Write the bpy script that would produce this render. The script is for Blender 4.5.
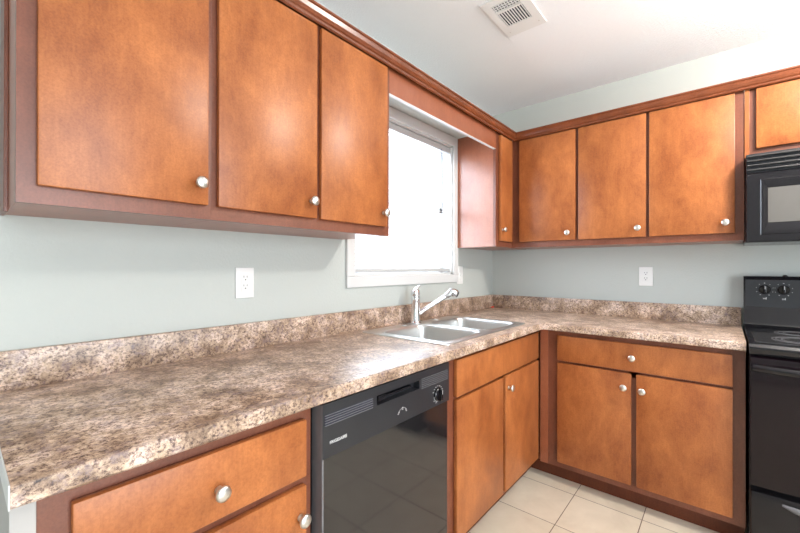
import bpy, bmesh, math, random
from mathutils import Vector, Matrix
R = math.radians
for o in list(bpy.data.objects): bpy.data.objects.remove(o)
sc = bpy.context.scene
C = sc.collection

# ------------------------------------------------------------ camera
cam = bpy.data.cameras.new('camera'); co = bpy.data.objects.new('camera', cam); C.objects.link(co)
cam.sensor_width = 36; cam.lens = 380.23 / 800 * 36; cam.clip_start = 0.02
yaw, pit, rol = 0.7053, 0.0019, 0.0014
fw = Vector((math.cos(yaw)*math.cos(pit), math.sin(yaw)*math.cos(pit), math.sin(pit)))
rt = Vector((math.sin(yaw), -math.cos(yaw), 0)); up = rt.cross(fw)
r2 = rt*math.cos(rol) + up*math.sin(rol); u2 = -rt*math.sin(rol) + up*math.cos(rol)
m = Matrix((r2, u2, -fw)).transposed().to_4x4(); m.translation = (-2.844, -1.4332, 1.2359)
co.matrix_world = m
sc.camera = co

# ------------------------------------------------------------ world, lights, exposure
w = bpy.data.worlds.new('world'); sc.world = w; w.use_nodes = True
bg = w.node_tree.nodes['Background']
bg.inputs[0].default_value = (0.86, 0.93, 1.0, 1); bg.inputs[1].default_value = 2.2

def area(name, loc, rot, sx, sy, power, col, shape='RECTANGLE'):
    l = bpy.data.lights.new(name, 'AREA'); l.shape = shape; l.size = sx; l.size_y = sy
    l.energy = power; l.color = col
    o = bpy.data.objects.new(name, l); C.objects.link(o); o.location = loc; o.rotation_euler = rot
    return o
LAMP = (-0.95, -2.05)
area('window_daylight', (-1.06, 0.42, 1.75), (R(-90), 0, 0), 1.5, 1.5, 76, (0.76, 0.87, 1.0))
area('added_patio_daylight', (-2.9, -3.78, 1.2), (R(90), 0, 0), 2.2, 2.0, 78, (0.86, 0.93, 1.0))  # fill light for an unseen patio door added behind the viewer
pl = bpy.data.lights.new('ceiling_lamp_light', 'POINT'); pl.energy = 50; pl.color = (1.0, 0.94, 0.87); pl.shadow_soft_size = 0.09
po = bpy.data.objects.new('ceiling_lamp_light', pl); C.objects.link(po); po.location = (LAMP[0], LAMP[1], 2.27)
vs = sc.view_settings
vs.view_transform = 'Standard'; vs.look = 'None'; vs.gamma = 1; vs.use_curve_mapping = False
vs.exposure = 0.6

# ------------------------------------------------------------ materials
def mat(name, col=(.8, .8, .8), rough=.5, metal=0, coat=0, spec=.5, coat_rough=.1):
    m = bpy.data.materials.new(name); m.use_nodes = True
    b = m.node_tree.nodes['Principled BSDF']
    b.inputs['Base Color'].default_value = (*col, 1)
    b.inputs['Roughness'].default_value = rough
    b.inputs['Metallic'].default_value = metal
    b.inputs['Coat Weight'].default_value = coat
    b.inputs['Coat Roughness'].default_value = coat_rough
    b.inputs['Specular IOR Level'].default_value = spec
    return m
def N(m, t, **k):
    n = m.node_tree.nodes.new(t)
    for a, v in k.items(): setattr(n, a, v)
    return n
def L(m, a, b): m.node_tree.links.new(a, b)
def coords(m, scale=(1, 1, 1), jitter=False):
    tc = N(m, 'ShaderNodeTexCoord'); mp = N(m, 'ShaderNodeMapping'); mp.inputs['Scale'].default_value = scale
    L(m, tc.outputs['Object'], mp.inputs['Vector'])
    if jitter:
        oi = N(m, 'ShaderNodeObjectInfo'); mu = N(m, 'ShaderNodeMath', operation='MULTIPLY'); mu.inputs[1].default_value = 37
        L(m, oi.outputs['Random'], mu.inputs[0]); L(m, mu.outputs[0], mp.inputs['Location'])
    return mp.outputs[0]
def noise(m, vec, scale, detail=3, rough=.55, dist=0):
    n = N(m, 'ShaderNodeTexNoise'); n.inputs['Scale'].default_value = scale; n.inputs['Detail'].default_value = detail
    n.inputs['Roughness'].default_value = rough; n.inputs['Distortion'].default_value = dist
    L(m, vec, n.inputs['Vector']); return n.outputs[0]
def ramp(m, fac, stops):
    r = N(m, 'ShaderNodeValToRGB'); e = r.color_ramp.elements
    while len(e) < len(stops): e.new(.5)
    for i, (p, c) in enumerate(stops): e[i].position = p; e[i].color = (*c, 1)
    L(m, fac, r.inputs[0]); return r.outputs[0]
def mix(m, a, b, fac, mode='MIX'):
    x = N(m, 'ShaderNodeMix', data_type='RGBA', blend_type=mode)
    for s, v in ((x.inputs[0], fac), (x.inputs[6], a), (x.inputs[7], b)):
        if hasattr(v, 'is_linked'): L(m, v, s)
        elif isinstance(v, tuple): s.default_value = (*v, 1)
        else: s.default_value = v
    return x.outputs[2]
def bump(m, h, strength, dist=.01):
    b = N(m, 'ShaderNodeBump'); b.inputs['Strength'].default_value = strength; b.inputs['Distance'].default_value = dist
    L(m, h, b.inputs['Height']); L(m, b.outputs[0], m.node_tree.nodes['Principled BSDF'].inputs['Normal'])
def setcol(m, c): L(m, c, m.node_tree.nodes['Principled BSDF'].inputs['Base Color'])

def wood(name, dark, light, rough, spec):
    m = mat(name, light, rough, spec=spec)
    v = coords(m, (4.2, 4.2, 2.4), True); v2 = coords(m, (90, 90, 7), True); v3 = coords(m, (1, 1, 1), True)
    c = ramp(m, noise(m, v, 1.7, 6, .68, .25), [(.30, dark), (.66, light)])
    g = ramp(m, noise(m, v2, 2, 3, .6), [(.3, (.86, .84, .82)), (.7, (1.0, 1.0, 1.0))])
    s = ramp(m, noise(m, v3, 190, 3, .7), [(.35, (.80, .75, .70)), (.6, (1.04, 1.04, 1.04))])
    k = mix(m, c, g, .8, 'MULTIPLY'); setcol(m, mix(m, k, s, .8, 'MULTIPLY'))
    return m
M = {}
M['door'] = wood('maple_door', (.26, .074, .021), (.48, .166, .050), .37, .4)
M['frame'] = wood('stained_frame', (.14, .040, .019), (.225, .072, .037), .36, .6)
M['side'] = wood('stained_side_panel', (.27, .078, .034), (.36, .115, .052), .30, .8)
M['crown'] = wood('stained_crown', (.13, .034, .012), (.22, .060, .021), .25, .6)

m = M['counter'] = mat('laminate_countertop', rough=.38, spec=.62)
v = coords(m)
v2 = coords(m, (1, 1, 1.2))
big = ramp(m, noise(m, v, 11, 6, .72), [(.38, (.23, .15, .10)), (.50, (.46, .335, .24)), (.62, (.68, .54, .45))])
fine = ramp(m, noise(m, v2, 120, 5, .8), [(.38, (.10, .06, .075)), (.46, (.62, .53, .51)), (.51, (1.0, 1.0, 1.0)), (.66, (1.4, 1.36, 1.3))])
c = mix(m, big, fine, .95, 'MULTIPLY')
pur = ramp(m, noise(m, v, 38, 5, .75), [(.53, (0, 0, 0)), (.60, (1, 1, 1))])
pm = N(m, 'ShaderNodeMath', operation='MULTIPLY'); pm.inputs[1].default_value = .45; L(m, pur, pm.inputs[0])
c = mix(m, c, (.26, .19, .20), pm.outputs[0])
bump(m, noise(m, v, 300, 2, .5), .12, .001)
setcol(m, c)

def plaster(name, col, sc_, st):
    m = mat(name, col, .7, spec=.25); v = coords(m)
    bump(m, noise(m, v, sc_, 3, .5), st, .004)
    return m
M['wall'] = plaster('sage_grey_wall_paint', (.485, .512, .488), 90, .25)
M['ceiling'] = plaster('white_ceiling', (.86, .87, .89), 120, .6)
M['trim'] = mat('white_painted_trim', (.64, .64, .635), .4)
M['rail'] = mat('blind_rail', (.5, .5, .5), .5)
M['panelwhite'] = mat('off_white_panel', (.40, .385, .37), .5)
M['cord'] = mat('cord_shadow_grey', (.22, .22, .25), .6)  # dark grey carries the cord's shadow on the slats
M['white'] = mat('white_plastic', (.78, .78, .77), .35)
M['slot'] = mat('dark_slot', (.015, .015, .03), .6)
M['redtip'] = mat('red_plastic', (.8, .05, .02), .4)
M['chrome'] = mat('chrome', (.78, .79, .82), .09, 1)
M['nickel'] = mat('satin_nickel', (.68, .66, .63), .33, 1)
m = M['steel'] = mat('brushed_stainless', (.62, .62, .61), .36, 1)
v = coords(m, (3, 160, 160)); bump(m, noise(m, v, 3, 2, .5), .08, .001)
M['black'] = mat('black_enamel', (.009, .008, .010), .16, spec=.42)
M['blackgloss'] = mat('black_glossy_panel', (.012, .011, .012), .07, spec=.75)
M['blackmatte'] = mat('black_textured_plastic', (.017, .018, .022), .38, spec=.5)
M['grille'] = mat('grey_black_louver', (.13, .13, .14), .22, spec=.6)
M['louver'] = mat('light_louver_edge', (.16, .16, .17), .4)
M['glasscook'] = mat('black_ceramic_glass', (.02, .02, .022), .06, spec=1.0)
M['burner'] = mat('grey_burner_print', (.22, .22, .23), .25)
M['mwglass'] = mat('microwave_window_screen', (.12, .115, .108), .25, spec=.3)
M['print'] = mat('white_print', (.6, .6, .6), .5)
M['ovendoor'] = mat('oven_door_enamel', (.008, .004, .006), .12, spec=.28)
M['ink'] = mat('dark_red_edge', (.15, .03, .02), .4)
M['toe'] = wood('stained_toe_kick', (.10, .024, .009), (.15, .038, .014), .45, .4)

m = M['tile'] = mat('cream_ceramic_tile', rough=.32, spec=.5)
tc = N(m, 'ShaderNodeTexCoord'); mp = N(m, 'ShaderNodeMapping')
P = .3135
mp.inputs['Location'].default_value = (.655/P, .815/P - .0, 0); mp.inputs['Scale'].default_value = (1/P, 1/P, 1/P)
L(m, tc.outputs['Object'], mp.inputs[0])
br = N(m, 'ShaderNodeTexBrick', offset=0, squash=1)
br.inputs['Scale'].default_value = 1; br.inputs['Brick Width'].default_value = 1; br.inputs['Row Height'].default_value = 1
br.inputs['Mortar Size'].default_value = .0065; br.inputs['Mortar Smooth'].default_value = .2
br.inputs['Color1'].default_value = (.72, .645, .52, 1); br.inputs['Color2'].default_value = (.77, .695, .57, 1)
br.inputs['Mortar'].default_value = (.15, .10, .07, 1)
L(m, mp.outputs[0], br.inputs['Vector'])
cl = ramp(m, noise(m, tc.outputs['Object'], 7, 5, .6, .4), [(.3, (.86, .85, .83)), (.7, (1, 1, 1))])
setcol(m, mix(m, br.outputs[0], cl, 1.0, 'MULTIPLY'))
bm_ = N(m, 'ShaderNodeBump'); bm_.invert = True; bm_.inputs['Strength'].default_value = .5; bm_.inputs['Distance'].default_value = .002
L(m, br.outputs['Fac'], bm_.inputs['Height']); L(m, bm_.outputs[0], m.node_tree.nodes['Principled BSDF'].inputs['Normal'])

m = M['glass'] = bpy.data.materials.new('window_glass'); m.use_nodes = True
nt = m.node_tree; nt.nodes.clear()
o_ = N(m, 'ShaderNodeOutputMaterial'); tr = N(m, 'ShaderNodeBsdfTransparent'); gl = N(m, 'ShaderNodeBsdfGlossy'); gl.inputs['Roughness'].default_value = .02
mx = N(m, 'ShaderNodeMixShader'); mx.inputs[0].default_value = .06
L(m, tr.outputs[0], mx.inputs[1]); L(m, gl.outputs[0], mx.inputs[2]); L(m, mx.outputs[0], o_.inputs[0])
m = M['slat'] = bpy.data.materials.new('white_blind_slat'); m.use_nodes = True
nt = m.node_tree; nt.nodes.clear()
o_ = N(m, 'ShaderNodeOutputMaterial'); df = N(m, 'ShaderNodeBsdfDiffuse'); tl = N(m, 'ShaderNodeBsdfTranslucent')
df.inputs[0].default_value = (.9, .9, .9, 1); tl.inputs[0].default_value = (.9, .9, .9, 1)
mx = N(m, 'ShaderNodeMixShader'); mx.inputs[0].default_value = .45
L(m, df.outputs[0], mx.inputs[1]); L(m, tl.outputs[0], mx.inputs[2]); L(m, mx.outputs[0], o_.inputs[0])
m = M['lampglass'] = mat('lit_lamp_glass', (.9, .9, .88), .3)
b = m.node_tree.nodes['Principled BSDF']; b.inputs['Emission Color'].default_value = (1, .9, .78, 1); b.inputs['Emission Strength'].default_value = 4

# ------------------------------------------------------------ helpers
WL = {}
def box(bm, x0, x1, y0, y1, z0, z1, bev=0, seg=2):
    x0, x1 = sorted((x0, x1)); y0, y1 = sorted((y0, y1)); z0, z1 = sorted((z0, z1))
    t = bmesh.new(); bmesh.ops.create_cube(t, size=1)
    for v in t.verts: v.co = Vector(((x0+x1)/2 + v.co.x*(x1-x0), (y0+y1)/2 + v.co.y*(y1-y0), (z0+z1)/2 + v.co.z*(z1-z0)))
    if bev: bmesh.ops.bevel(t, geom=t.edges[:], offset=bev, segments=seg, affect='EDGES', profile=.5)
    me = bpy.data.meshes.new('t'); t.to_mesh(me); bm.from_mesh(me); bpy.data.meshes.remove(me); t.free()
    return bm
def BX(*a, **k): return box(bmesh.new(), *a, **k)
def frame_of(d):
    d = Vector(d).normalized(); a = Vector((0, 0, 1)) if abs(d.z) < .9 else Vector((1, 0, 0))
    u = d.cross(a).normalized(); return d, u, d.cross(u)
def lathe(bm, origin, axis, prof, n=24, sx=1, sy=1):
    """prof: list of (radius, distance along axis)"""
    d, u, v = frame_of(axis); o = Vector(origin); rings = []
    for r, h in prof:
        if r < 1e-6: rings.append([bm.verts.new(o + d*h)])
        else: rings.append([bm.verts.new(o + d*h + (u*math.cos(2*math.pi*i/n)*sx + v*math.sin(2*math.pi*i/n)*sy)*r) for i in range(n)])
    for a, b in zip(rings, rings[1:]):
        for i in range(n):
            j = (i+1) % n
            if len(a) == 1 and len(b) == 1: break
            if len(a) == 1: bm.faces.new((a[0], b[j], b[i]))
            elif len(b) == 1: bm.faces.new((a[i], a[j], b[0]))
            else: bm.faces.new((a[i], a[j], b[j], b[i]))
    for rg, fl in ((rings[0], True), (rings[-1], False)):
        if len(rg) > 1: bm.faces.new(list(reversed(rg)) if fl else rg)
    bmesh.ops.recalc_face_normals(bm, faces=bm.faces[:])
    return bm
def tube(bm, pts, rad, n=12, flat=1):
    pts = [Vector(p) for p in pts]; rings = []
    rads = rad if isinstance(rad, (list, tuple)) else [rad]*len(pts)
    up0 = None
    for i, p in enumerate(pts):
        d = (pts[min(i+1, len(pts)-1)] - pts[max(i-1, 0)]).normalized()
        u = d.cross(Vector((0, 0, 1)))
        if u.length < .05: u = up0 if up0 is not None else Vector((1, 0, 0))
        u.normalize(); up0 = u; v = u.cross(d)
        rings.append([bm.verts.new(p + (u*math.cos(2*math.pi*k/n) + v*math.sin(2*math.pi*k/n)*flat)*rads[i]) for k in range(n)])
    for a, b in zip(rings, rings[1:]):
        for k in range(n): bm.faces.new((a[k], a[(k+1) % n], b[(k+1) % n], b[k]))
    bm.faces.new(rings[0]); bm.faces.new(rings[-1])
    bmesh.ops.recalc_face_normals(bm, faces=bm.faces[:])
    return bm
def obj(name, bm, material, parent=None, smooth=False, label=None):
    me = bpy.data.meshes.new(name)
    if parent is not None:
        off = WL[parent.name]
        bmesh.ops.translate(bm, verts=bm.verts[:], vec=-off)
    bm.to_mesh(me); bm.free()
    o = bpy.data.objects.new(name, me); C.objects.link(o)
    me.materials.append(M[material] if isinstance(material, str) else material)
    if smooth:
        for p in me.polygons: p.use_smooth = True
        if smooth != 'all': me.set_sharp_from_angle(angle=R(35))
    if parent is not None: o.parent = parent; WL[o.name] = WL[parent.name].copy()
    else: WL[o.name] = Vector((0, 0, 0))
    if label: o['label'] = label
    return o
def thing(name, label, cat, loc, group=None):
    o = bpy.data.objects.new(name, None); C.objects.link(o); o.location = loc; o.empty_display_size = .1
    WL[o.name] = Vector(loc); o['label'] = label; o['category'] = cat
    if group: o['group'] = group
    return o
def tag(o, label, cat, group=None):
    o['label'] = label; o['category'] = cat
    if group: o['group'] = group
def struct(name, bm, material, parent=None, smooth=False):
    o = obj(name, bm, material, parent, smooth)
    if parent is None: o['kind'] = 'structure'
    return o
def profile_sweep(bm, prof, path_fn, ts):
    """prof: list of (a,b); path_fn(t,a,b)->Vector"""
    rings = [[bm.verts.new(path_fn(t, a, b)) for a, b in prof] for t in ts]; n = len(prof)
    for r0, r1 in zip(rings, rings[1:]):
        for i in range(n): bm.faces.new((r0[i], r0[(i+1) % n], r1[(i+1) % n], r1[i]))
    bm.faces.new(rings[0]); bm.faces.new(rings[-1])
    bmesh.ops.recalc_face_normals(bm, faces=bm.faces[:]); return bm

H = 2.469; XB = -5.2; YB = -3.7
# ------------------------------------------------------------ room shell
struct('floor', BX(XB-.12, .12, YB-.12, .12, -.08, 0), 'tile')
struct('ceiling', BX(XB-.12, .12, YB-.12, .12, H, H+.08), 'ceiling')
WX0, WX1, WZ0, WZ1 = -1.525, -.603, 1.188, 2.075     # window opening
b = bmesh.new()
box(b, XB, WX0, 0, .12, 0, H); box(b, WX1, 0, 0, .12, 0, H); box(b, WX0, WX1, 0, .12, 0, WZ0); box(b, WX0, WX1, 0, .12, WZ1, H)
struct('wall_left', b, 'wall')
struct('wall_back', BX(0, .12, YB-.12, .12, 0, H), 'wall')
b = bmesh.new()
box(b, XB, -4.0, YB-.12, YB, 0, H); box(b, -1.8, 0, YB-.12, YB, 0, H); box(b, -4.0, -1.8, YB-.12, YB, 2.15, H)
struct('wall_right', b, 'wall')
struct('wall_front', BX(XB-.12, XB, YB-.12, .12, 0, H), 'wall')
# unseen patio door frame, added behind the viewer to let daylight in
b = bmesh.new()
for x in (-4.0, -2.93, -1.86): box(b, x, x+.06, YB-.09, YB-.03, 0, 2.15)
box(b, -4.0, -1.8, YB-.09, YB-.03, 2.09, 2.15); box(b, -4.0, -1.8, YB-.09, YB-.03, 0, .06)
d = struct('added_door_1', b, 'trim'); obj('pane', BX(-3.94, -1.86, YB-.065, YB-.06, .06, 2.09), 'glass', d)

# window
b = bmesh.new()
co_ = .055
box(b, WX0-co_, WX1+co_, -.016, 0, WZ1, WZ1+.06, .003); box(b, WX0-co_, WX1+co_, -.016, 0, WZ0-co_, WZ0, .003)
box(b, WX0-co_, WX0, -.016, 0, WZ0, WZ1, .003); box(b, WX1, WX1+co_, -.016, 0, WZ0, WZ1, .003)
wn = struct('window_1', b, 'trim')
b = bmesh.new()
t = .012
box(b, WX0, WX0+t, 0, .12, WZ0, WZ1); box(b, WX1-t, WX1, 0, .12, WZ0, WZ1)
box(b, WX0, WX1, 0, .12, WZ0, WZ0+t); box(b, WX0, WX1, 0, .12, WZ1-t, WZ1)
obj('jamb', b, 'trim', wn)
b = bmesh.new(); zm = (WZ0+WZ1)/2; s = .035
for x0, x1, z0, z1 in ((WX0+t, WX0+t+s, WZ0+t, WZ1-t), (WX1-t-s, WX1-t, WZ0+t, WZ1-t), (WX0+t, WX1-t, WZ0+t, WZ0+t+s), (WX0+t, WX1-t, WZ1-t-s, WZ1-t), (WX0+t, WX1-t, zm-.02, zm+.02)):
    box(b, x0, x1, .075, .105, z0, z1, .003)
obj('sash', b, 'white', wn)
for z0, z1 in ((WZ0+t+s, zm-.02), (zm+.02, WZ1-t-s)):
    obj('pane', BX(WX0+t+s, WX1-t-s, .088, .092, z0, z1), 'glass', wn)

# white board over the window nook and the lit lower edge painted pale on the valance
struct('trim_1', BX(-1.595, -.56, -.287, 0, 2.136, 2.15), 'wall')

# ------------------------------------------------------------ window blind
bl = thing('window_blind', 'white mini blind lowered over the bright window above the sink', 'blind', ((WX0+WX1)/2, .028, 1.206))
bx0, bx1 = WX0+.0125, WX1-.0125
b = bmesh.new(); box(b, bx0, bx1, .008, .045, 2.022, 2.06, .003); obj('headrail', b, 'rail', bl)
b = bmesh.new(); z = 1.245
while z < 2.018:
    cx = .027; hw = .0122; a = R(24); n = 4; sp = []
    for i in range(n+1):
        q = -1 + 2*i/n; sp.append((cx + q*hw*math.cos(a), z + q*hw*math.sin(a) + (1-q*q)*.0016))
    for (y0, z0), (y1, z1) in zip(sp, sp[1:]):
        vs_ = [b.verts.new(p) for p in ((bx0+.001, y0, z0), (bx1-.001, y0, z0), (bx1-.001, y1, z1), (bx0+.001, y1, z1))]; b.faces.new(vs_)
    z += .0205
o = obj('slats', b, 'slat', bl, 'all')
sm = o.modifiers.new('thickness', 'SOLIDIFY'); sm.thickness = .0006
b = bmesh.new(); box(b, bx0, bx1, .014, .040, 1.207, 1.229, .004)
obj('bottom_rail', b, 'rail', bl)
for x in (-1.30, -1.06, -.82): obj('ladder_cord', tube(bmesh.new(), [(x, .0135, 1.229), (x, .0135, 2.03)], .0008, 6), 'white', bl)
obj('lift_cord_shadow', tube(bmesh.new(), [(-.725, .002, 1.62), (-.725, .002, 1.84), (-.725, .006, 2.03)], .0028, 6), 'cord', bl)  # thickened grey cord standing in for its dashed shadow on the slats
obj('tilt_wand', tube(bmesh.new(), [(-1.40, -.004, 1.30), (-1.40, -.004, 1.7), (-1.40, .006, 2.03)], .0035, 6), 'white', bl)

# ------------------------------------------------------------ cabinet parts
def knob(parent, p, axis, label=None):
    b = bmesh.new()
    lathe(b, p, axis, [(.009, 0), (.009, .002), (.006, .005), (.0055, .013), (.009, .016), (.0155, .0185), (.017, .022), (.0165, .0255), (.012, .0285), (.005, .030), (0, .0303)], 28)
    obj('knob', b, 'nickel', parent, 'all', label)
def slab(parent, name, wallside, a0, a1, z0, z1, front, th=.019, bev=.0035, kn=None):
    """slab front: wallside 'Y' faces -y (a is x); 'X' faces -x (a is y)"""
    if wallside == 'Y': b = BX(a0, a1, -front, -front+th, z0, z1, bev=bev); ax = (0, -1, 0)
    else: b = BX(-front, -front+th, a0, a1, z0, z1, bev=bev); ax = (-1, 0, 0)
    d = obj(name, b, 'door', parent, True)
    if kn:
        p = (kn[0], -front, kn[1]) if wallside == 'Y' else (-front, kn[0], kn[1])
        knob(d, p, ax)
    return d
def carcass(parent, side, a0, a1, z0, z1, depth, drop=0, material='side'):
    b = bmesh.new(); a0, a1 = sorted((a0, a1)); T = .016
    def bb(p0, p1, d0, d1, q0, q1):
        if side == 'Y': box(b, p0, p1, -d1, -d0, q0, q1)
        else: box(b, -d1, -d0, p0, p1, q0, q1)
    bb(a0, a0+T, .001, depth-.019, z0, z1); bb(a1-T, a1, .001, depth-.019, z0, z1)
    bb(a0+T, a1-T, .001, depth-.019, z0+drop, z0+drop+T); bb(a0+T, a1-T, .001, depth-.019, z1-T, z1)
    bb(a0+T, a1-T, .001, .012, z0+drop+T, z1-T)
    return obj('carcass', b, material, parent)
def face_frame(parent, side, a0, a1, z0, z1, depth, stiles, rails):
    """stiles: list (a0,a1,z0,z1); rails the same; outer frame as given"""
    b = bmesh.new()
    for p0, p1, q0, q1 in stiles + rails:
        if side == 'Y': box(b, p0, p1, -depth, -depth+.019, q0, q1)
        else: box(b, -depth, -depth+.019, p0, p1, q0, q1)
    bmesh.ops.remove_doubles(b, verts=b.verts[:], dist=1e-5)
    return obj('face_frame', b, 'frame', parent)

ZU, ZT = 1.372, 2.134
UG = 'wall cabinets'; BG = 'base cabinets'
# --- upper left, single door
t = thing('wall_cabinet', 'single door wooden wall cabinet at the far left end of the window wall', 'cabinet', (-2.56, -.15, ZU), UG)
carcass(t, 'Y', -2.7585, -2.363, ZU, ZT, .305)
face_frame(t, 'Y', -2.76, -2.3625, ZU, ZT, .305, [(-2.76, -2.715, ZU, ZT), (-2.39, -2.3625, ZU, ZT)], [(-2.715, -2.39, ZU, ZU+.045), (-2.715, -2.39, ZT-.045, ZT)])
slab(t, 'door', 'Y', -2.729, -2.376, 1.410, 2.105, .324, kn=(-2.402, 1.468))
obj('wall_edge_strip', BX(-2.7665, -2.7587, -.115, -.002, ZU-.003, ZT, bev=.001), 'frame', t)  # darker strip along the wall edge of the cabinet side
# --- upper left, double door
t = thing('wall_cabinet', 'double door wooden wall cabinet just left of the window', 'cabinet', (-1.98, -.15, ZU), UG)
carcass(t, 'Y', -2.362, -1.5965, ZU, ZT, .305)
face_frame(t, 'Y', -2.362, -1.595, ZU, ZT, .305, [(-2.362, -2.33, ZU, ZT), (-2.005, -1.97, ZU, ZT), (-1.64, -1.595, ZU, ZT)],
           [(-2.33, -2.005, ZU, ZU+.045), (-2.33, -2.005, ZT-.045, ZT), (-1.97, -1.64, ZU, ZU+.045), (-1.97, -1.64, ZT-.045, ZT)])
slab(t, 'door', 'Y', -2.348, -1.998, 1.410, 2.105, .324, kn=(-2.024, 1.468))
slab(t, 'door', 'Y', -1.980, -1.624, 1.410, 2.105, .324, kn=(-1.650, 1.468))
# --- valance
t = thing('valance_board', 'plain stained wood valance board bridging the cabinets above the window', 'valance', (-1.08, -.296, 2.0), None)
obj('board', BX(-1.594, -.561, -.305, -.287, 2.008, ZT), 'side', t)
obj('lit_edge_strip', BX(-1.594, -.561, -.3045, -.2872, 2.0055, 2.008), 'trim', t, label='raw lower edge with window light painted in as pale')  # pale trim colour stands in for window light on the raw underside
# --- upper corner narrow cabinet
t = thing('wall_cabinet', 'narrow corner wall cabinet just right of the window with one slim door', 'cabinet', (-.45, -.15, ZU), UG)
carcass(t, 'Y', -.5585, -.012, ZU, ZT, .305)
face_frame(t, 'Y', -.56, -.307, ZU, ZT, .305, [(-.56, -.505, ZU, ZT), (-.35, -.307, ZU, ZT)], [(-.505, -.35, ZU, ZU+.045), (-.505, -.35, ZT-.045, ZT)])
slab(t, 'door', 'Y', -.522, -.342, 1.410, 2.105, .324, kn=(-.500, 1.484))
# --- upper right double
t = thing('wall_cabinet', 'double door wall cabinet in the corner of the wall holding the range', 'cabinet', (-.15, -.7, ZU), UG)
carcass(t, 'X', -.3075, -1.108, ZU, ZT, .305)
face_frame(t, 'X', -1.108, -.306, ZU, ZT, .305, [(-.375, -.306, ZU, ZT), (-.75, -.715, ZU, ZT), (-1.108, -1.075, ZU, ZT)],
           [(-.715, -.375, ZU, ZU+.045), (-.715, -.375, ZT-.045, ZT), (-1.075, -.75, ZU, ZU+.045), (-1.075, -.75, ZT-.045, ZT)])
slab(t, 'door', 'X', -.725, -.362, 1.410, 2.105, .324, kn=(-.682, 1.456))
slab(t, 'door', 'X', -1.100, -.743, 1.410, 2.105, .324, kn=(-1.062, 1.460))
# --- upper right single
t = thing('wall_cabinet', 'single door wall cabinet immediately left of the microwave', 'cabinet', (-.15, -1.3, ZU), UG)
carcass(t, 'X', -1.109, -1.509, ZU, ZT, .305)
face_frame(t, 'X', -1.5105, -1.1085, ZU, ZT, .305, [(-1.14, -1.1085, ZU, ZT), (-1.5105, -1.455, ZU, ZT)], [(-1.455, -1.14, ZU, ZU+.045), (-1.455, -1.14, ZT-.045, ZT)])
slab(t, 'door', 'X', -1.476, -1.115, 1.410, 2.105, .324, kn=(-1.440, 1.463))
# --- over the microwave
ZM = 1.784
t = thing('wall_cabinet', 'short two door wall cabinet above the microwave', 'cabinet', (-.15, -1.9, ZM), UG)
carcass(t, 'X', -1.530, -2.272, ZM, ZT, .305)
face_frame(t, 'X', -2.274, -1.5305, ZM, ZT, .305, [(-1.58, -1.5305, ZM, ZT), (-1.915, -1.88, ZM, ZT), (-2.274, -2.23, ZM, ZT)],
           [(-1.88, -1.58, ZM, ZM+.04), (-1.88, -1.58, ZT-.045, ZT), (-2.23, -1.915, ZM, ZM+.04), (-2.23, -1.915, ZT-.045, ZT)])
slab(t, 'door', 'X', -1.890, -1.553, 1.815, 2.105, .324, kn=(-1.862, 1.85))
slab(t, 'door', 'X', -2.245, -1.908, 1.815, 2.105, .324, kn=(-1.936, 1.85))
obj('filler_strip', BX(-.311, -.29, -1.5295, -1.5115, 1.776, ZT, bev=.001), 'door', t, label='pale vertical filler strip')

# --- crown moulding (L shape swept with a mitre)
pf = [(.300, 2.1345), (.3255, 2.1345-.0), (.3255, 2.110), (.327, 2.108), (.333, 2.112), (.334, 2.120), (.340, 2.124), (.346, 2.134), (.350, 2.148), (.356, 2.151), (.356, 2.158), (.300, 2.158)]
def cp(k, a, z):
    if k == 0: return Vector((-2.772, -a, z))
    if k == 1: return Vector((-a, -a, z))
    return Vector((-a, -2.28, z))
cr = obj('crown_moulding', profile_sweep(bmesh.new(), pf, cp, [0, 1, 2]), 'crown')
tag(cr, 'dark stained crown moulding running along the tops of all wall cabinets', 'moulding')

# ------------------------------------------------------------ base cabinets
ZC = .876; FB = .585; DF = .604; ZK = .09
def toe(parent, side, a0, a1):
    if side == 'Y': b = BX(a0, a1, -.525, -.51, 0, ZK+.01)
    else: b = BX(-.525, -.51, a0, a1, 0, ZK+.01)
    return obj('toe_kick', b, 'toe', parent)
t = thing('base_cabinet', 'base cabinet with a drawer over a door, left of the dishwasher', 'cabinet', (-2.49, -.3, 0), BG)
carcass(t, 'Y', -2.7565, -2.2205, ZK, ZC, FB)
face_frame(t, 'Y', -2.757, -2.219, ZK, ZC-.001, FB, [(-2.757, -2.70, ZK, ZC-.001), (-2.262, -2.219, ZK, ZC-.001)],
           [(-2.70, -2.262, ZK, ZK+.045), (-2.70, -2.262, .66, .70), (-2.70, -2.262, .825, ZC-.001)])
slab(t, 'drawer', 'Y', -2.714, -2.244, .690, .838, DF, kn=(-2.472, .755))
slab(t, 'door', 'Y', -2.714, -2.244, .118, .668, DF, kn=(-2.264, .592))
toe(t, 'Y', -2.757, -2.219)
# white end panel
ep = obj('end_panel', BX(-2.788, -2.7575, -.600, -.002, 0, ZC-.001, bev=.001), 'trim')
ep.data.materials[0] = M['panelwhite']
tag(ep, 'white painted end panel closing the left end of the base cabinets', 'panel')

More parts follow.
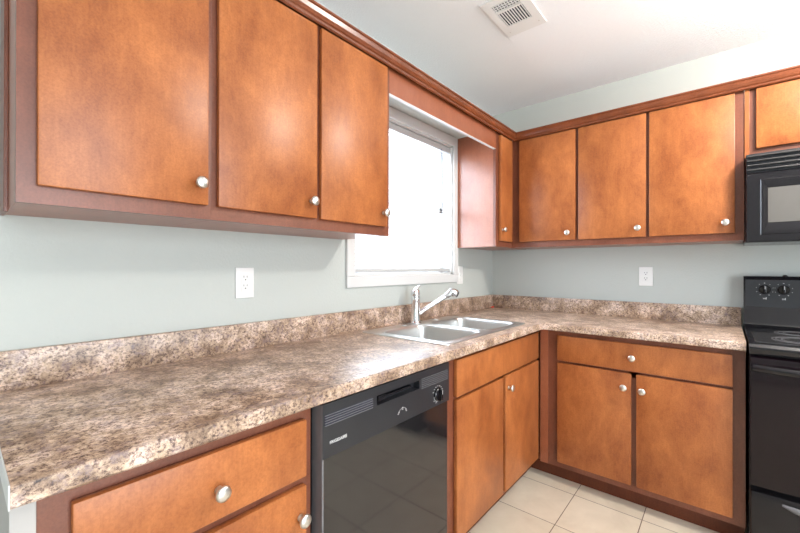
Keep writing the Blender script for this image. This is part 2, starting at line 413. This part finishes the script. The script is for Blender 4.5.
t = thing('base_cabinet', 'sink base cabinet with a false drawer front over two doors', 'cabinet', (-1.1, -.3, 0), BG)
b = bmesh.new()
box(b, -1.5945, -1.579, -.566, -.001, ZK, ZC-.001); box(b, -1.579, -.6, -.566, -.001, ZK+.004, ZK+.02); box(b, -.62, -.604, -.566, -.001, ZK, ZC-.001); box(b, -1.579, -.62, -.012, -.001, ZK+.02, ZC-.2)
obj('carcass', b, 'side', t)
face_frame(t, 'Y', -1.5955, -.587, ZK, ZC-.001, FB, [(-1.5955, -1.47, ZK, ZC-.001), (-1.10, -1.03, ZK, .70), (-.65, -.587, ZK, ZC-.001)],
           [(-1.47, -1.10, ZK, ZK+.045), (-1.03, -.65, ZK, ZK+.045), (-1.47, -.65, .66, .72), (-1.47, -.65, .835, ZC-.001)])
slab(t, 'false_drawer_front', 'Y', -1.508, -.608, .702, .856, DF)
slab(t, 'door', 'Y', -1.508, -1.078, .113, .690, DF)
slab(t, 'door', 'Y', -1.054, -.608, .113, .690, DF, kn=(-1.022, .628))
toe(t, 'Y', -1.5955, -.512)

t = thing('base_cabinet', 'base cabinet with a wide drawer over two doors, left of the range', 'cabinet', (-.3, -1.1, 0), BG)
carcass(t, 'X', -.59, -1.504, ZK, ZC-.001, FB)
face_frame(t, 'X', -1.506, -.587, ZK, ZC-.001, FB, [(-.735, -.652, ZK, ZC-.001), (-1.11, -1.06, ZK, .70), (-1.506, -1.44, ZK, ZC-.001)],
           [(-1.06, -.735, ZK, ZK+.05), (-1.44, -1.11, ZK, ZK+.05), (-1.44, -.735, .67, .72), (-1.44, -.735, .825, ZC-.001)])
obj('filler_strip', BX(-.589, -.567, -.6515, -.6055, ZK, ZC-.001, bev=.001), 'side', t, label='corner filler strip, lighter wood for the light it catches')  # lighter side wood paints in the light this proud strip catches
slab(t, 'drawer', 'X', -1.464, -.707, .706, .848, DF, kn=(-1.078, .776))
slab(t, 'door', 'X', -1.073, -.707, .124, .693, DF, kn=(-1.041, .620))
slab(t, 'door', 'X', -1.464, -1.095, .124, .693, DF, kn=(-1.122, .617))
toe(t, 'X', -1.506, -.527)

# ------------------------------------------------------------ countertop (L) with sink cut-out
CT = .914; ov = .635; XL = -2.789; YR = -1.507
ct = thing('countertop', 'L-shaped brown speckled laminate countertop with backsplash running from left edge to range', 'countertop', (-1.4, -.3, ZC))
b = bmesh.new()
def loop(bm, pts, z): 
    vs_ = [bm.verts.new((x, y, z)) for x, y in pts]; return [bm.edges.new((vs_[i], vs_[(i+1) % len(vs_)])) for i in range(len(vs_))]
outer = [(XL, -.001), (XL, -ov), (-ov-.012, -ov), (-ov-.0035, -ov-.0035), (-ov, -ov-.012), (-ov, YR), (-.001, YR), (-.001, -.001)]
SX0, SX1, SY0, SY1 = -1.538, -.712, -.572, -.062
hole = [(SX0+.02, SY0+.02), (SX1-.02, SY0+.02), (SX1-.02, SY1-.02), (SX0+.02, SY1-.02)]
e = loop(b, outer, CT) + loop(b, hole, CT)
bmesh.ops.triangle_fill(b, use_beauty=True, use_dissolve=False, edges=e)
ex = bmesh.ops.extrude_face_region(b, geom=b.faces[:])
for v in [g for g in ex['geom'] if isinstance(g, bmesh.types.BMVert)]: v.co.z = ZC
bmesh.ops.recalc_face_normals(b, faces=b.faces[:])
fr = []
def onfront(v): return (abs(v.co.y+ov) < .02 and v.co.x <= -ov+.001) or (abs(v.co.x+ov) < .02 and v.co.y <= -ov+.001)
for ed in b.edges:
    if len(ed.link_faces) == 2 and all(onfront(v) for v in ed.verts):
        n0, n1 = ed.link_faces[0].normal, ed.link_faces[1].normal
        if abs(n0.dot(n1)) < .2 and abs(ed.verts[0].co.z-ed.verts[1].co.z) < 1e-4: fr.append(ed)
bmesh.ops.bevel(b, geom=fr, offset=.006, segments=4, affect='EDGES', profile=.5)
obj('worktop', b, 'counter', ct, True)
b = bmesh.new(); box(b, XL, -.0195, -.020, -.001, CT-.001, 1.016, .004); obj('backsplash', b, 'counter', ct, True)
b = bmesh.new(); box(b, -.020, -.001, YR, -.0015, CT-.001, 1.016, .004); obj('backsplash', b, 'counter', ct, True)
obj('end_cap', BX(XL-.0022, XL-.0002, -ov+.002, -.002, ZC, CT-.0005), 'trim', ct, label='thin white edge at the left end')

# ------------------------------------------------------------ sink
def rrect(x0, x1, y0, y1, r, n=6):
    pts = []
    for cx, cy, a in ((x1-r, y1-r, 0), (x0+r, y1-r, 90), (x0+r, y0+r, 180), (x1-r, y0+r, 270)):
        for i in range(n+1):
            q = R(a + 90*i/n); pts.append((cx + r*math.cos(q), cy + r*math.sin(q)))
    return pts
sk = thing('kitchen_sink', 'stainless steel double bowl drop-in sink set in the countertop below the window', 'sink', ((SX0+SX1)/2, (SY0+SY1)/2, CT))
bas = [(-1.500, -1.148, -.540, -.150), (-1.104, -.752, -.540, -.150)]
zr = CT + .0045
b = bmesh.new()
o1 = loop(b, rrect(SX0+.006, SX1-.006, SY0+.006, SY1-.006, .022), zr)
fill = list(o1)
inner = []
for x0, x1, y0, y1 in bas: fill += loop(b, rrect(x0-.006, x1+.006, y0-.006, y1+.006, .066), zr)
bmesh.ops.triangle_fill(b, use_beauty=True, edges=fill)
# turned down outer lip
oo = [(rrect(SX0+.006, SX1-.006, SY0+.006, SY1-.006, .022), zr), (rrect(SX0+.002, SX1-.002, SY0+.002, SY1-.002, .024), zr-.0008), (rrect(SX0, SX1, SY0, SY1, .026), CT+.0002)]
def loft(bm, rings):
    rr = [[bm.verts.new((x, y, z)) for x, y in pts] for pts, z in rings]
    for a, c in zip(rr, rr[1:]):
        for i in range(len(a)): bm.faces.new((a[i], a[(i+1) % len(a)], c[(i+1) % len(a)], c[i]))
    return rr
loft(b, oo)
bmesh.ops.remove_doubles(b, verts=b.verts[:], dist=1e-5); bmesh.ops.recalc_face_normals(b, faces=b.faces[:])
obj('rim', b, 'steel', sk, True)
for x0, x1, y0, y1 in bas:
    b = bmesh.new(); rg = []
    for d, z in ((-.006, 0), (-.004, .0022), (0, .0028), (.004, .0015), (.008, -.004), (.011, -.02), (.016, -.10), (.022, -.145), (.034, -.163), (.055, -.170), (.10, -.173)):
        rg.append((rrect(x0+d, x1-d, y0+d, y1-d, max(.06-d*.35, .03)), zr+z))
    rr = loft(b, rg); b.faces.new(rr[-1]); bmesh.ops.recalc_face_normals(b, faces=b.faces[:])
    pass
    bo = obj('basin', b, 'steel', sk, 'all')
    cx, cy = (x0+x1)/2, (y0+y1)/2
    b = bmesh.new(); lathe(b, (cx, cy, zr-.1725), (0, 0, 1), [(.043, 0), (.043, .002), (.036, .003), (.032, -.003), (.0, -.003)], 28)
    obj('drain', b, 'chrome', bo, True)
for px, py in ((-1.235, -.092), (-.93, -.085)):
    b = bmesh.new(); lathe(b, (px, py, zr), (0, 0, 1), [(.021, 0), (.0205, .002), (.015, .004), (0, .0045)], 24)
    obj('hole_cover', b, 'chrome', sk, True)

# ------------------------------------------------------------ faucet
fx, fy = -1.141, -.100
fa = thing('faucet', 'chrome single lever kitchen faucet with pull-out spray head behind the sink', 'faucet', (fx, fy, zr+.0004))
b = bmesh.new(); z0 = zr+.0004
lathe(b, (fx, fy, z0), (0, 0, 1), [(.033, 0), (.033, .004), (.028, .010), (.0255, .016), (.0245, .125), (.0255, .130), (.0255, .150), (.0245, .152), (.0245, .156)], 32)
obj('body', b, 'chrome', fa, True)
b = bmesh.new()
lathe(b, (fx, fy, z0+.157), (-.10, .03, 1), [(.0245, 0), (.0262, .004), (.0258, .022), (.020, .032), (.012, .037), (0, .039)], 28)
hd = obj('lever_base', b, 'chrome', fa, True)
b = bmesh.new()
tube(b, [(fx-.010, fy+.004, z0+.165), (fx-.006, fy+.002, z0+.186), (fx+.003, fy-.003, z0+.198), (fx+.014, fy-.010, z0+.207), (fx+.023, fy-.016, z0+.213)], [.020, .021, .016, .010, .005], 16, .6)
obj('lever', b, 'chrome', fa, True)
tip = Vector((-.985, -.245, 1.094)); st = Vector((fx, fy, z0+.045)); dr = (tip-st).normalized()
b = bmesh.new()
pts = [st + (tip-st)*k for k in (0, .15, .5, .80)]
tube(b, pts, [.014, .0135, .0125, .0135], 18)
obj('spout', b, 'chrome', fa, True)
b = bmesh.new()
p0 = st + (tip-st)*.80; hz = Vector((dr.x, dr.y, 0)).normalized()
ha = (hz*.92 - Vector((0, 0, .40))).normalized(); c0 = tip - hz*.006 + Vector((0, 0, .003))
tube(b, [p0, p0+dr*.012, p0+dr*.026, c0, c0+ha*.012, c0+ha*.030, c0+ha*.036], [.0142, .0165, .0175, .0205, .0225, .0225, .020], 22)
sh = obj('spray_head', b, 'chrome', fa, 'all')
b = bmesh.new()
lathe(b, c0+ha*.035, ha, [(.0185, 0), (.0180, .007), (.013, .009), (0, .009)], 20)
obj('nozzle', b, 'blackmatte', sh, True)

# small red cap in the backsplash corner
b = bmesh.new(); tube(b, [(-.070, -.026, .9195), (-.062, -.0265, .9195), (-.034, -.0285, .9195)], [.003, .0045, .0045], 10)
tag(obj('plastic_cap', b, 'redtip', smooth=True), 'tiny red plastic cap lying on the countertop in the backsplash corner', 'cap')

# ------------------------------------------------------------ dishwasher
dw = thing('dishwasher', 'black built-in dishwasher under the countertop left of the sink cabinet', 'dishwasher', (-1.907, -.3, 0))
DX0, DX1 = -2.208, -1.602; Yf = -.625
obj('tub', BX(DX0+.006, DX1-.004, -.575, -.02, .03, .868), 'slot', dw)
# control panel with a recessed handle pocket and louvres
b = bmesh.new(); z0, z1 = .724, .870
hx0, hx1, hz0, hz1 = -2.003, -1.790, .812, .842
yb = -.578
box(b, DX0, hx0, Yf, yb, z0, z1); box(b, hx1, DX1, Yf, yb, z0, z1); box(b, hx0, hx1, Yf, yb, z0, hz0); box(b, hx0, hx1, Yf, yb, hz1, z1)
box(b, hx0, hx1, Yf+.025, yb, hz0, hz1)
bmesh.ops.remove_doubles(b, verts=b.verts[:], dist=1e-5)
cpn = obj('control_panel', b, 'blackmatte', dw)
b = bmesh.new(); box(b, hx0+.045, hx1-.035, Yf+.006, Yf+.026, hz0+.014, hz0+.020, .001); box(b, hx0+.012, hx0+.045, Yf+.004, Yf+.026, hz0+.008, hz0+.024, .001)
obj('latch', b, 'black', cpn)
b = bmesh.new()
for k in range(5):
    z = .8115 + k*.0068; box(b, -2.203, -2.022, Yf-.0035, Yf+.001, z, z+.0013, .0003)
obj('vent_louvers', b, 'louver', cpn)
obj('vent_slot', BX(-2.203, -2.022, Yf-.0008, Yf+.001, .8115, .8415), 'slot', cpn)
b = bmesh.new()
for k in range(6):
    z = .808 + k*.0066; box(b, -1.778, -1.612, Yf-.0016, Yf+.001, z, z+.0020, .0005)
obj('vent_louvers', b, 'grille', cpn)
# dial
dc = Vector((-1.678, Yf, .765)); b = bmesh.new()
lathe(b, dc, (0, -1, 0), [(.024, 0), (.024, .006), (.021, .009), (0, .0095)], 32)
box(b, dc.x-.0055, dc.x+.0055, Yf-.022, Yf-.008, dc.z-.021, dc.z+.021, .002)
obj('dial', b, 'black', cpn, True)
b = bmesh.new()
for k in range(11):
    a = R(-20 + 22*k) if k < 9 else R(220 + 30*(k-9))
    rr_ = .031; p = (dc.x + rr_*math.cos(a), dc.z + rr_*math.sin(a)); s_ = .0022 if k % 2 else .0032
    box(b, p[0]-s_, p[0]+s_, Yf-.0006, Yf+.001, p[1]-.0011, p[1]+.0011)
for k in range(26):
    a0 = R(190 + 160*k/26); a1 = R(190 + 160*(k+1)/26)
    vs_ = [b.verts.new((dc.x+r*math.cos(a), Yf-.0006, dc.z+r*math.sin(a))) for r, a in ((.0252, a0), (.0252, a1), (.0264, a1), (.0264, a0))]; b.faces.new(vs_)
obj('dial_marks', b, 'print', cpn)
obj('pointer', BX(dc.x-.001, dc.x+.001, Yf-.0225, Yf-.0215, dc.z+.004, dc.z+.019), 'print', cpn)
b = bmesh.new()
for k in range(9):
    a = R(20 + 17.5*k); x, z = -1.881 + .019*math.cos(a), .757 + .015*math.sin(a); s_ = .0022 if k in (0, 8, 4) else .0011
    box(b, x-s_, x+s_, Yf-.0006, Yf+.001, z-s_*.8, z+s_*.8)
for dx in (-.021, 0.0, .020): box(b, -1.881+dx-.0035, -1.881+dx+.0035, Yf-.0006, Yf+.001, .756+(.010 if dx == 0 else 0), .758+(.010 if dx == 0 else 0))
obj('indicator_marks', b, 'print', cpn)
def text_part(s, loc, rot, size, material, parent, name, sxy=1.0):
    cu = bpy.data.curves.new('t', 'FONT'); cu.body = s; cu.size = size; cu.extrude = .0003; cu.align_x = 'LEFT'; cu.offset = size*.012
    to = bpy.data.objects.new('t', cu); C.objects.link(to)
    bpy.context.view_layer.update()
    me = bpy.data.meshes.new_from_object(to.evaluated_get(bpy.context.evaluated_depsgraph_get()))
    bpy.data.objects.remove(to); b = bmesh.new(); b.from_mesh(me); bpy.data.meshes.remove(me)
    mt = Matrix.Translation(Vector(loc)) @ rot @ Matrix.Diagonal((sxy, 1, 1, 1))
    bmesh.ops.transform(b, matrix=mt, verts=b.verts[:])
    return obj(name, b, material, parent)
text_part('FRIGIDAIRE', (-2.186, Yf-.0004, .7585), Matrix.Rotation(R(90), 4, 'X'), .0118, 'print', cpn, 'brand_lettering', 1.02)
b = BX(DX0+.002, DX1-.002, Yf+.006, -.578, .125, .7225, bev=.002)
obj('door_panel', b, 'blackgloss', dw)
obj('door_edge_trim', BX(DX0-.0012, DX0+.0045, Yf+.003, -.578, .125, .868), 'grille', dw)
obj('kick_plate', BX(DX0+.004, DX1-.004, -.53, -.50, .004, .118), 'black', dw)

# ------------------------------------------------------------ range
RY0, RY1 = -1.516, -2.272
rg_ = thing('range', 'black freestanding electric range with smooth cooktop right of the base cabinets', 'stove', (-.35, -1.894, 0))
obj('body', BX(-.625, -.03, RY1, RY0, .02, .898, bev=.003), 'black', rg_)
b = bmesh.new()
pr = [(-.105, .9), (-.105, .918), (-.625, .918), (-.650, .914), (-.661, .903), (-.663, .888), (-.655, .872), (-.63, .868), (-.63, .9)]
def rp(k, a, z): return Vector((a, (RY0+.001, RY1-.001)[k], z))
profile_sweep(b, pr, rp, [0, 1]); obj('cooktop_frame', b, 'black', rg_, True)
ck = obj('cooktop_glass', BX(-.615, -.125, RY1+.02, RY0-.02, .916, .9215, bev=.002), 'glasscook', rg_)
for (x, y, r) in ((-.48, -1.70, .105), (-.24, -1.70, .08), (-.48, -2.08, .08), (-.24, -2.08, .105)):
    b = bmesh.new()
    for q in (r, r-.012, r-.03):
        lathe(b, (x, y, .9214), (0, 0, 1), [(q, 0), (q, .0004), (q-.003, .0004), (q-.003, 0)], 40)
    obj('burner_ring', b, 'burner', ck)
# back guard: sloped face
bgp = obj('backguard', profile_sweep(bmesh.new(), [(-.03, .90), (-.105, .90), (-.108, .935), (-.098, .950), (-.092, 1.018), (-.088, 1.024), (-.070, 1.178), (-.062, 1.190), (-.045, 1.192), (-.03, 1.188)], rp, [0, 1]), 'black', rg_, True)
def bgx(z): return -.088 + (z-1.024)/(1.178-1.024)*.018
b = bmesh.new()
vs_ = []
for y, z in ((RY0-.006, 1.030), (RY1+.006, 1.030), (RY1+.006, 1.172), (RY0-.006, 1.172)): vs_.append((bgx(z)-.0012, y, z)); 
def quadbox(b, pts, dx):
    a = [b.verts.new(p) for p in pts]; c = [b.verts.new((p[0]+dx, p[1], p[2])) for p in pts]
    b.faces.new(a); b.faces.new(list(reversed(c)))
    for i in range(4): b.faces.new((a[i], c[i], c[(i+1) % 4], a[(i+1) % 4]))
    bmesh.ops.recalc_face_normals(b, faces=b.faces[:])
quadbox(b, vs_, .004)
pn = obj('control_panel', b, 'blackmatte', bgp)
for y in (-1.597, -1.668, -2.12, -2.19):
    zc = 1.122; xf = bgx(zc)-.0012; b = bmesh.new(); ax = (-1, 0, -.12)
    lathe(b, (xf+.002, y, zc), ax, [(.0235, 0), (.0235, .008), (.020, .011), (.019, .014), (0, .015)], 28)
    box(b, xf-.030, xf-.010, y-.0055, y+.0055, zc-.021, zc+.021, .003)
    kn = obj('knob', b, 'black', pn, True)
    obj('pointer', BX(xf-.0305, xf-.029, y-.001, y+.001, zc+.002, zc+.019), 'print', kn)
    b = bmesh.new()
    for k in range(9):
        a = R(-60 + 37.5*k); r = .033; s_ = .0024 if k in (4, 0, 8) else .0013
        yy, zz = y + r*math.cos(a), zc + r*math.sin(a); xx = bgx(zz)-.0012
        box(b, xx-.0006, xx+.001, yy-s_, yy+s_, zz-.0013, zz+.0013)
    zz = zc-.047
    for yy, w_, h_ in ((y, .007, .0016),): 
        xx = bgx(zz)-.0012
        box(b, xx-.0006, xx+.001, yy-w_, yy+w_, zz-h_, zz+h_); box(b, xx-.0006, xx+.001, yy-w_, yy-w_+.003, zz-.006, zz+.006)
        box(b, xx-.0006, xx+.001, yy-w_, yy+w_, zz-.0065, zz-.0045)
    obj('knob_marks', b, 'print', pn)
b = bmesh.new(); lathe(b, (-.055, -1.675, 1.190), (0, 0, 1), [(.010, 0), (.010, .004), (.006, .008), (0, .009)], 16)
obj('oven_vent_cap', b, 'black', bgp, True)
# oven door
b = bmesh.new(); profile_sweep(b, [(-.626, .322), (-.660, .322), (-.664, .330), (-.664, .800), (-.660, .858), (-.650, .864), (-.626, .864)], lambda k, a, z: Vector((a, (RY0-.004, RY1+.004)[k], z)), [0, 1])
od = obj('oven_door', b, 'ovendoor', rg_, True)
obj('window', BX(-.6655, -.660, RY1+.17, RY0-.17, .42, .72, bev=.001), 'blackgloss', od)
b = bmesh.new(); n = 12; pts = []
for i in range(n+1):
    q = i/n; y = RY0-.012 + (RY1-RY0+.024)*q; bow = 1-abs(2*q-1)**6
    pts.append((-.668-.030*bow, y, .818))
tube(b, pts, .0125, 14, 1.25); obj('handle', b, 'black', od, True)
# storage drawer
sd = obj('drawer', BX(-.662, -.626, RY1+.004, RY0-.004, .06, .298, bev=.004), 'black', rg_, True)
b = bmesh.new()
pts = [(-.662-.012*(1-abs(2*i/16-1)**8), -1.614 - .56*i/16, .272 - .020*(1-abs(2*i/16-1)**2)) for i in range(17)]
tube(b, pts, [.004]+[.010]*15+[.004], 12, 1.2); obj('drawer_pull', b, 'grille', sd, True)
for y in (RY0-.05, RY1+.05):
    for x in (-.58, -.08):
        b = bmesh.new(); lathe(b, (x, y, 0), (0, 0, 1), [(.018, 0), (.018, .008), (.008, .01), (.008, .022)], 14); obj('foot', b, 'slot', rg_)

# ------------------------------------------------------------ microwave
MY0, MY1 = -1.514, -2.272; MZ0, MZ1 = 1.356, 1.775
mw = thing('microwave', 'black over-the-range microwave mounted beneath the short wall cabinet', 'microwave', (-.2, -1.893, MZ0))
obj('housing', BX(-.368, -.002, MY1, MY0, MZ0, MZ1+.002, bev=.002), 'black', mw)
b = bmesh.new(); zt = MZ1; zb = 1.684
box(b, -.388, -.368, MY1+.002, MY0-.002, zb, zt)
gr = obj('vent_grille', b, 'blackmatte', mw)
M['mwlouver'] = mat('microwave_louver', (.03, .03, .032), .2)
b = bmesh.new()
for k in range(4):
    z = zb + .006 + k*.0215
    profile_sweep(b, [(-.388, z+.016), (-.404, z+.010), (-.407, z+.005), (-.404, z+.002), (-.388, z+.004)], lambda q, a, zz: Vector((a, (MY0-.004, MY1+.004)[q], zz)), [0, 1])
obj('louvers', b, 'mwlouver', gr, True)
# door: frame built from four sloped sides round the window
dy0, dy1 = MY0-.001, -2.085; dz0, dz1 = MZ0+.002, 1.680
b = bmesh.new(); rings = []
def yzr(y0, y1, z0, z1, x): return [b.verts.new((x, y0, z0)), b.verts.new((x, y1, z0)), b.verts.new((x, y1, z1)), b.verts.new((x, y0, z1))]
rg2 = [yzr(dy0, dy1, dz0, dz1, -.369), yzr(dy0, dy1, dz0, dz1, -.398), yzr(dy0-.003, dy1+.003, dz0+.003, dz1-.003, -.401),
       yzr(dy0-.048, dy1+.048, dz0+.032, dz1-.030, -.401), yzr(dy0-.052, dy1+.052, dz0+.036, dz1-.034, -.404), yzr(dy0-.058, dy1+.058, dz0+.042, dz1-.040, -.404), yzr(dy0-.074, dy1+.074, dz0+.088, dz1-.072, -.390)]
for a, c in zip(rg2, rg2[1:]):
    for i in range(4): b.faces.new((a[i], a[(i+1) % 4], c[(i+1) % 4], c[i]))
b.faces.new(rg2[0]); b.faces.new(rg2[-1]); bmesh.ops.recalc_face_normals(b, faces=b.faces[:])
md = obj('door', b, 'black', mw, True)
obj('window', BX(-.392, -.3895, dy0-.0745, dy1+.0745, dz0+.0885, dz1-.0725), 'mwglass', md)
obj('control_panel', BX(-.400, -.369, -2.270, -2.088, dz0, dz1, bev=.002), 'blackmatte', mw)
obj('handle', tube(bmesh.new(), [(-.399, -2.06, dz0+.05), (-.43, -2.06, dz0+.07), (-.43, -2.06, dz1-.07), (-.399, -2.06, dz1-.05)], .009, 12), 'black', md, True)

# ------------------------------------------------------------ outlets and switch plate
OG = 'wall outlets'
def outlet(side, a, z, label, W=.074, Hh=.119):
    def bb(p0, p1, d0, d1, q0, q1, bev=0):
        if side == 'Y': return BX(p0, p1, -d1, -d0, q0, q1, bev=bev)
        return BX(-d1, -d0, p0, p1, q0, q1, bev=bev)
    t = thing('wall_outlet', label, 'outlet', (a, 0, z) if side == 'Y' else (0, a, z), OG)
    obj('plate', bb(a-W/2, a+W/2, .0003, .006, z-Hh/2, z+Hh/2, .002), 'white', t, True)
    f = obj('receptacle', bb(a-.0165, a+.0165, .004, .0085, z-.034, z+.034, .0015), 'white', t, True)
    s = bmesh.new()
    def sl(p, q, w, h):
        if side == 'Y': box(s, a+p-w, a+p+w, -.0088, -.007, z+q-h, z+q+h)
        else: box(s, -.0088, -.007, a+p-w, a+p+w, z+q-h, z+q+h)
    for q in (.020, -.014):
        sl(-.0065, q+.004, .0011, .0042); sl(.0065, q+.004, .0011, .0035); sl(0, q-.0075, .0024, .0024)
    obj('slots', s, 'slot', f)
outlet('Y', -2.103, 1.174, 'white duplex outlet on the window wall below the left wall cabinets')
outlet('X', -1.058, 1.180, 'white duplex outlet on the range wall below the corner wall cabinets')
t = thing('switch_plate', 'white wall plate partly tucked against the right side of the window casing', 'wall plate', (-.5075, 0, 1.18))
obj('plate', BX(-.5465, -.468, -.006, -.0003, 1.117, 1.244, bev=.002), 'white', t, True)
sw = obj('toggle', BX(-.512, -.503, -.013, -.004, 1.172, 1.192, bev=.002), 'white', t, True)
for z in (1.15, 1.211): obj('screw', lathe(bmesh.new(), (-.5075, -.0055, z), (0, -1, 0), [(.0035, 0), (.0035, .0012), (0, .0016)], 12), 'nickel', t)

# ------------------------------------------------------------ ceiling vent
vt = thing('ceiling_vent', 'white rectangular metal air register set in the ceiling', 'vent', (-1.08, -.66, H))
vx0, vx1, vy0, vy1 = -1.240, -.925, -.760, -.560; zf = H-.007
ix0, ix1, iy0, iy1 = -1.202, -1.012, -.720, -.594
b = bmesh.new()
box(b, vx0, ix0, vy0, vy1, zf, H-.0005); box(b, ix1, vx1, vy0, vy1, zf, H-.0005); box(b, ix0, ix1, vy0, iy0, zf, H-.0005); box(b, ix0, ix1, iy1, vy1, zf, H-.0005)
box(b, -1.142, -1.132, iy0, iy1, zf, H-.0005)
bmesh.ops.remove_doubles(b, verts=b.verts[:], dist=1e-5)
obj('plate', b, 'white', vt)
obj('duct', BX(ix0, ix1, iy0, iy1, H-.0012, H-.0004), 'slot', vt)
b = bmesh.new(); n = 10
for k in range(n):
    y = iy0 + (k+.5)*(iy1-iy0)/n
    box(b, -1.132, ix1, y-.0016, y+.0016, zf+.0004, H-.0012)
for k in range(9):
    y = iy0 + (k+.5)*(iy1-iy0)/9
    box(b, ix0, -1.142, y-.0012, y+.0012, zf+.001, H-.0012)
for k in range(4):
    x = ix0 + (k+.5)*(-1.142-ix0)/4
    box(b, x-.0014, x+.0014, iy0, iy1, zf+.0004, H-.002)
obj('fins', b, 'white', vt)
for x, y in ((-.962, -.585), (-.962, -.735)): obj('screw', lathe(bmesh.new(), (x, y, zf), (0, 0, -1), [(.004, 0), (.003, .001), (0, .0013)], 10), 'nickel', vt)

# ------------------------------------------------------------ ceiling lamp (unseen, placed by the sheen on the doors to light the room)
cl_ = thing('ceiling_lamp', 'unseen round flush ceiling lamp with white glass in the middle of the kitchen', 'lamp', (LAMP[0], LAMP[1], H))
b = bmesh.new(); lathe(b, (LAMP[0], LAMP[1], H-.001), (0, 0, -1), [(.17, 0), (.17, .02), (.15, .025), (0, .026)], 40); obj('base', b, 'white', cl_, True)
b = bmesh.new(); lathe(b, (LAMP[0], LAMP[1], H-.026), (0, 0, -1), [(.145, 0), (.14, .03), (.11, .055), (.06, .068), (0, .072)], 40); obj('lamp_shade', b, 'lampglass', cl_, 'all')
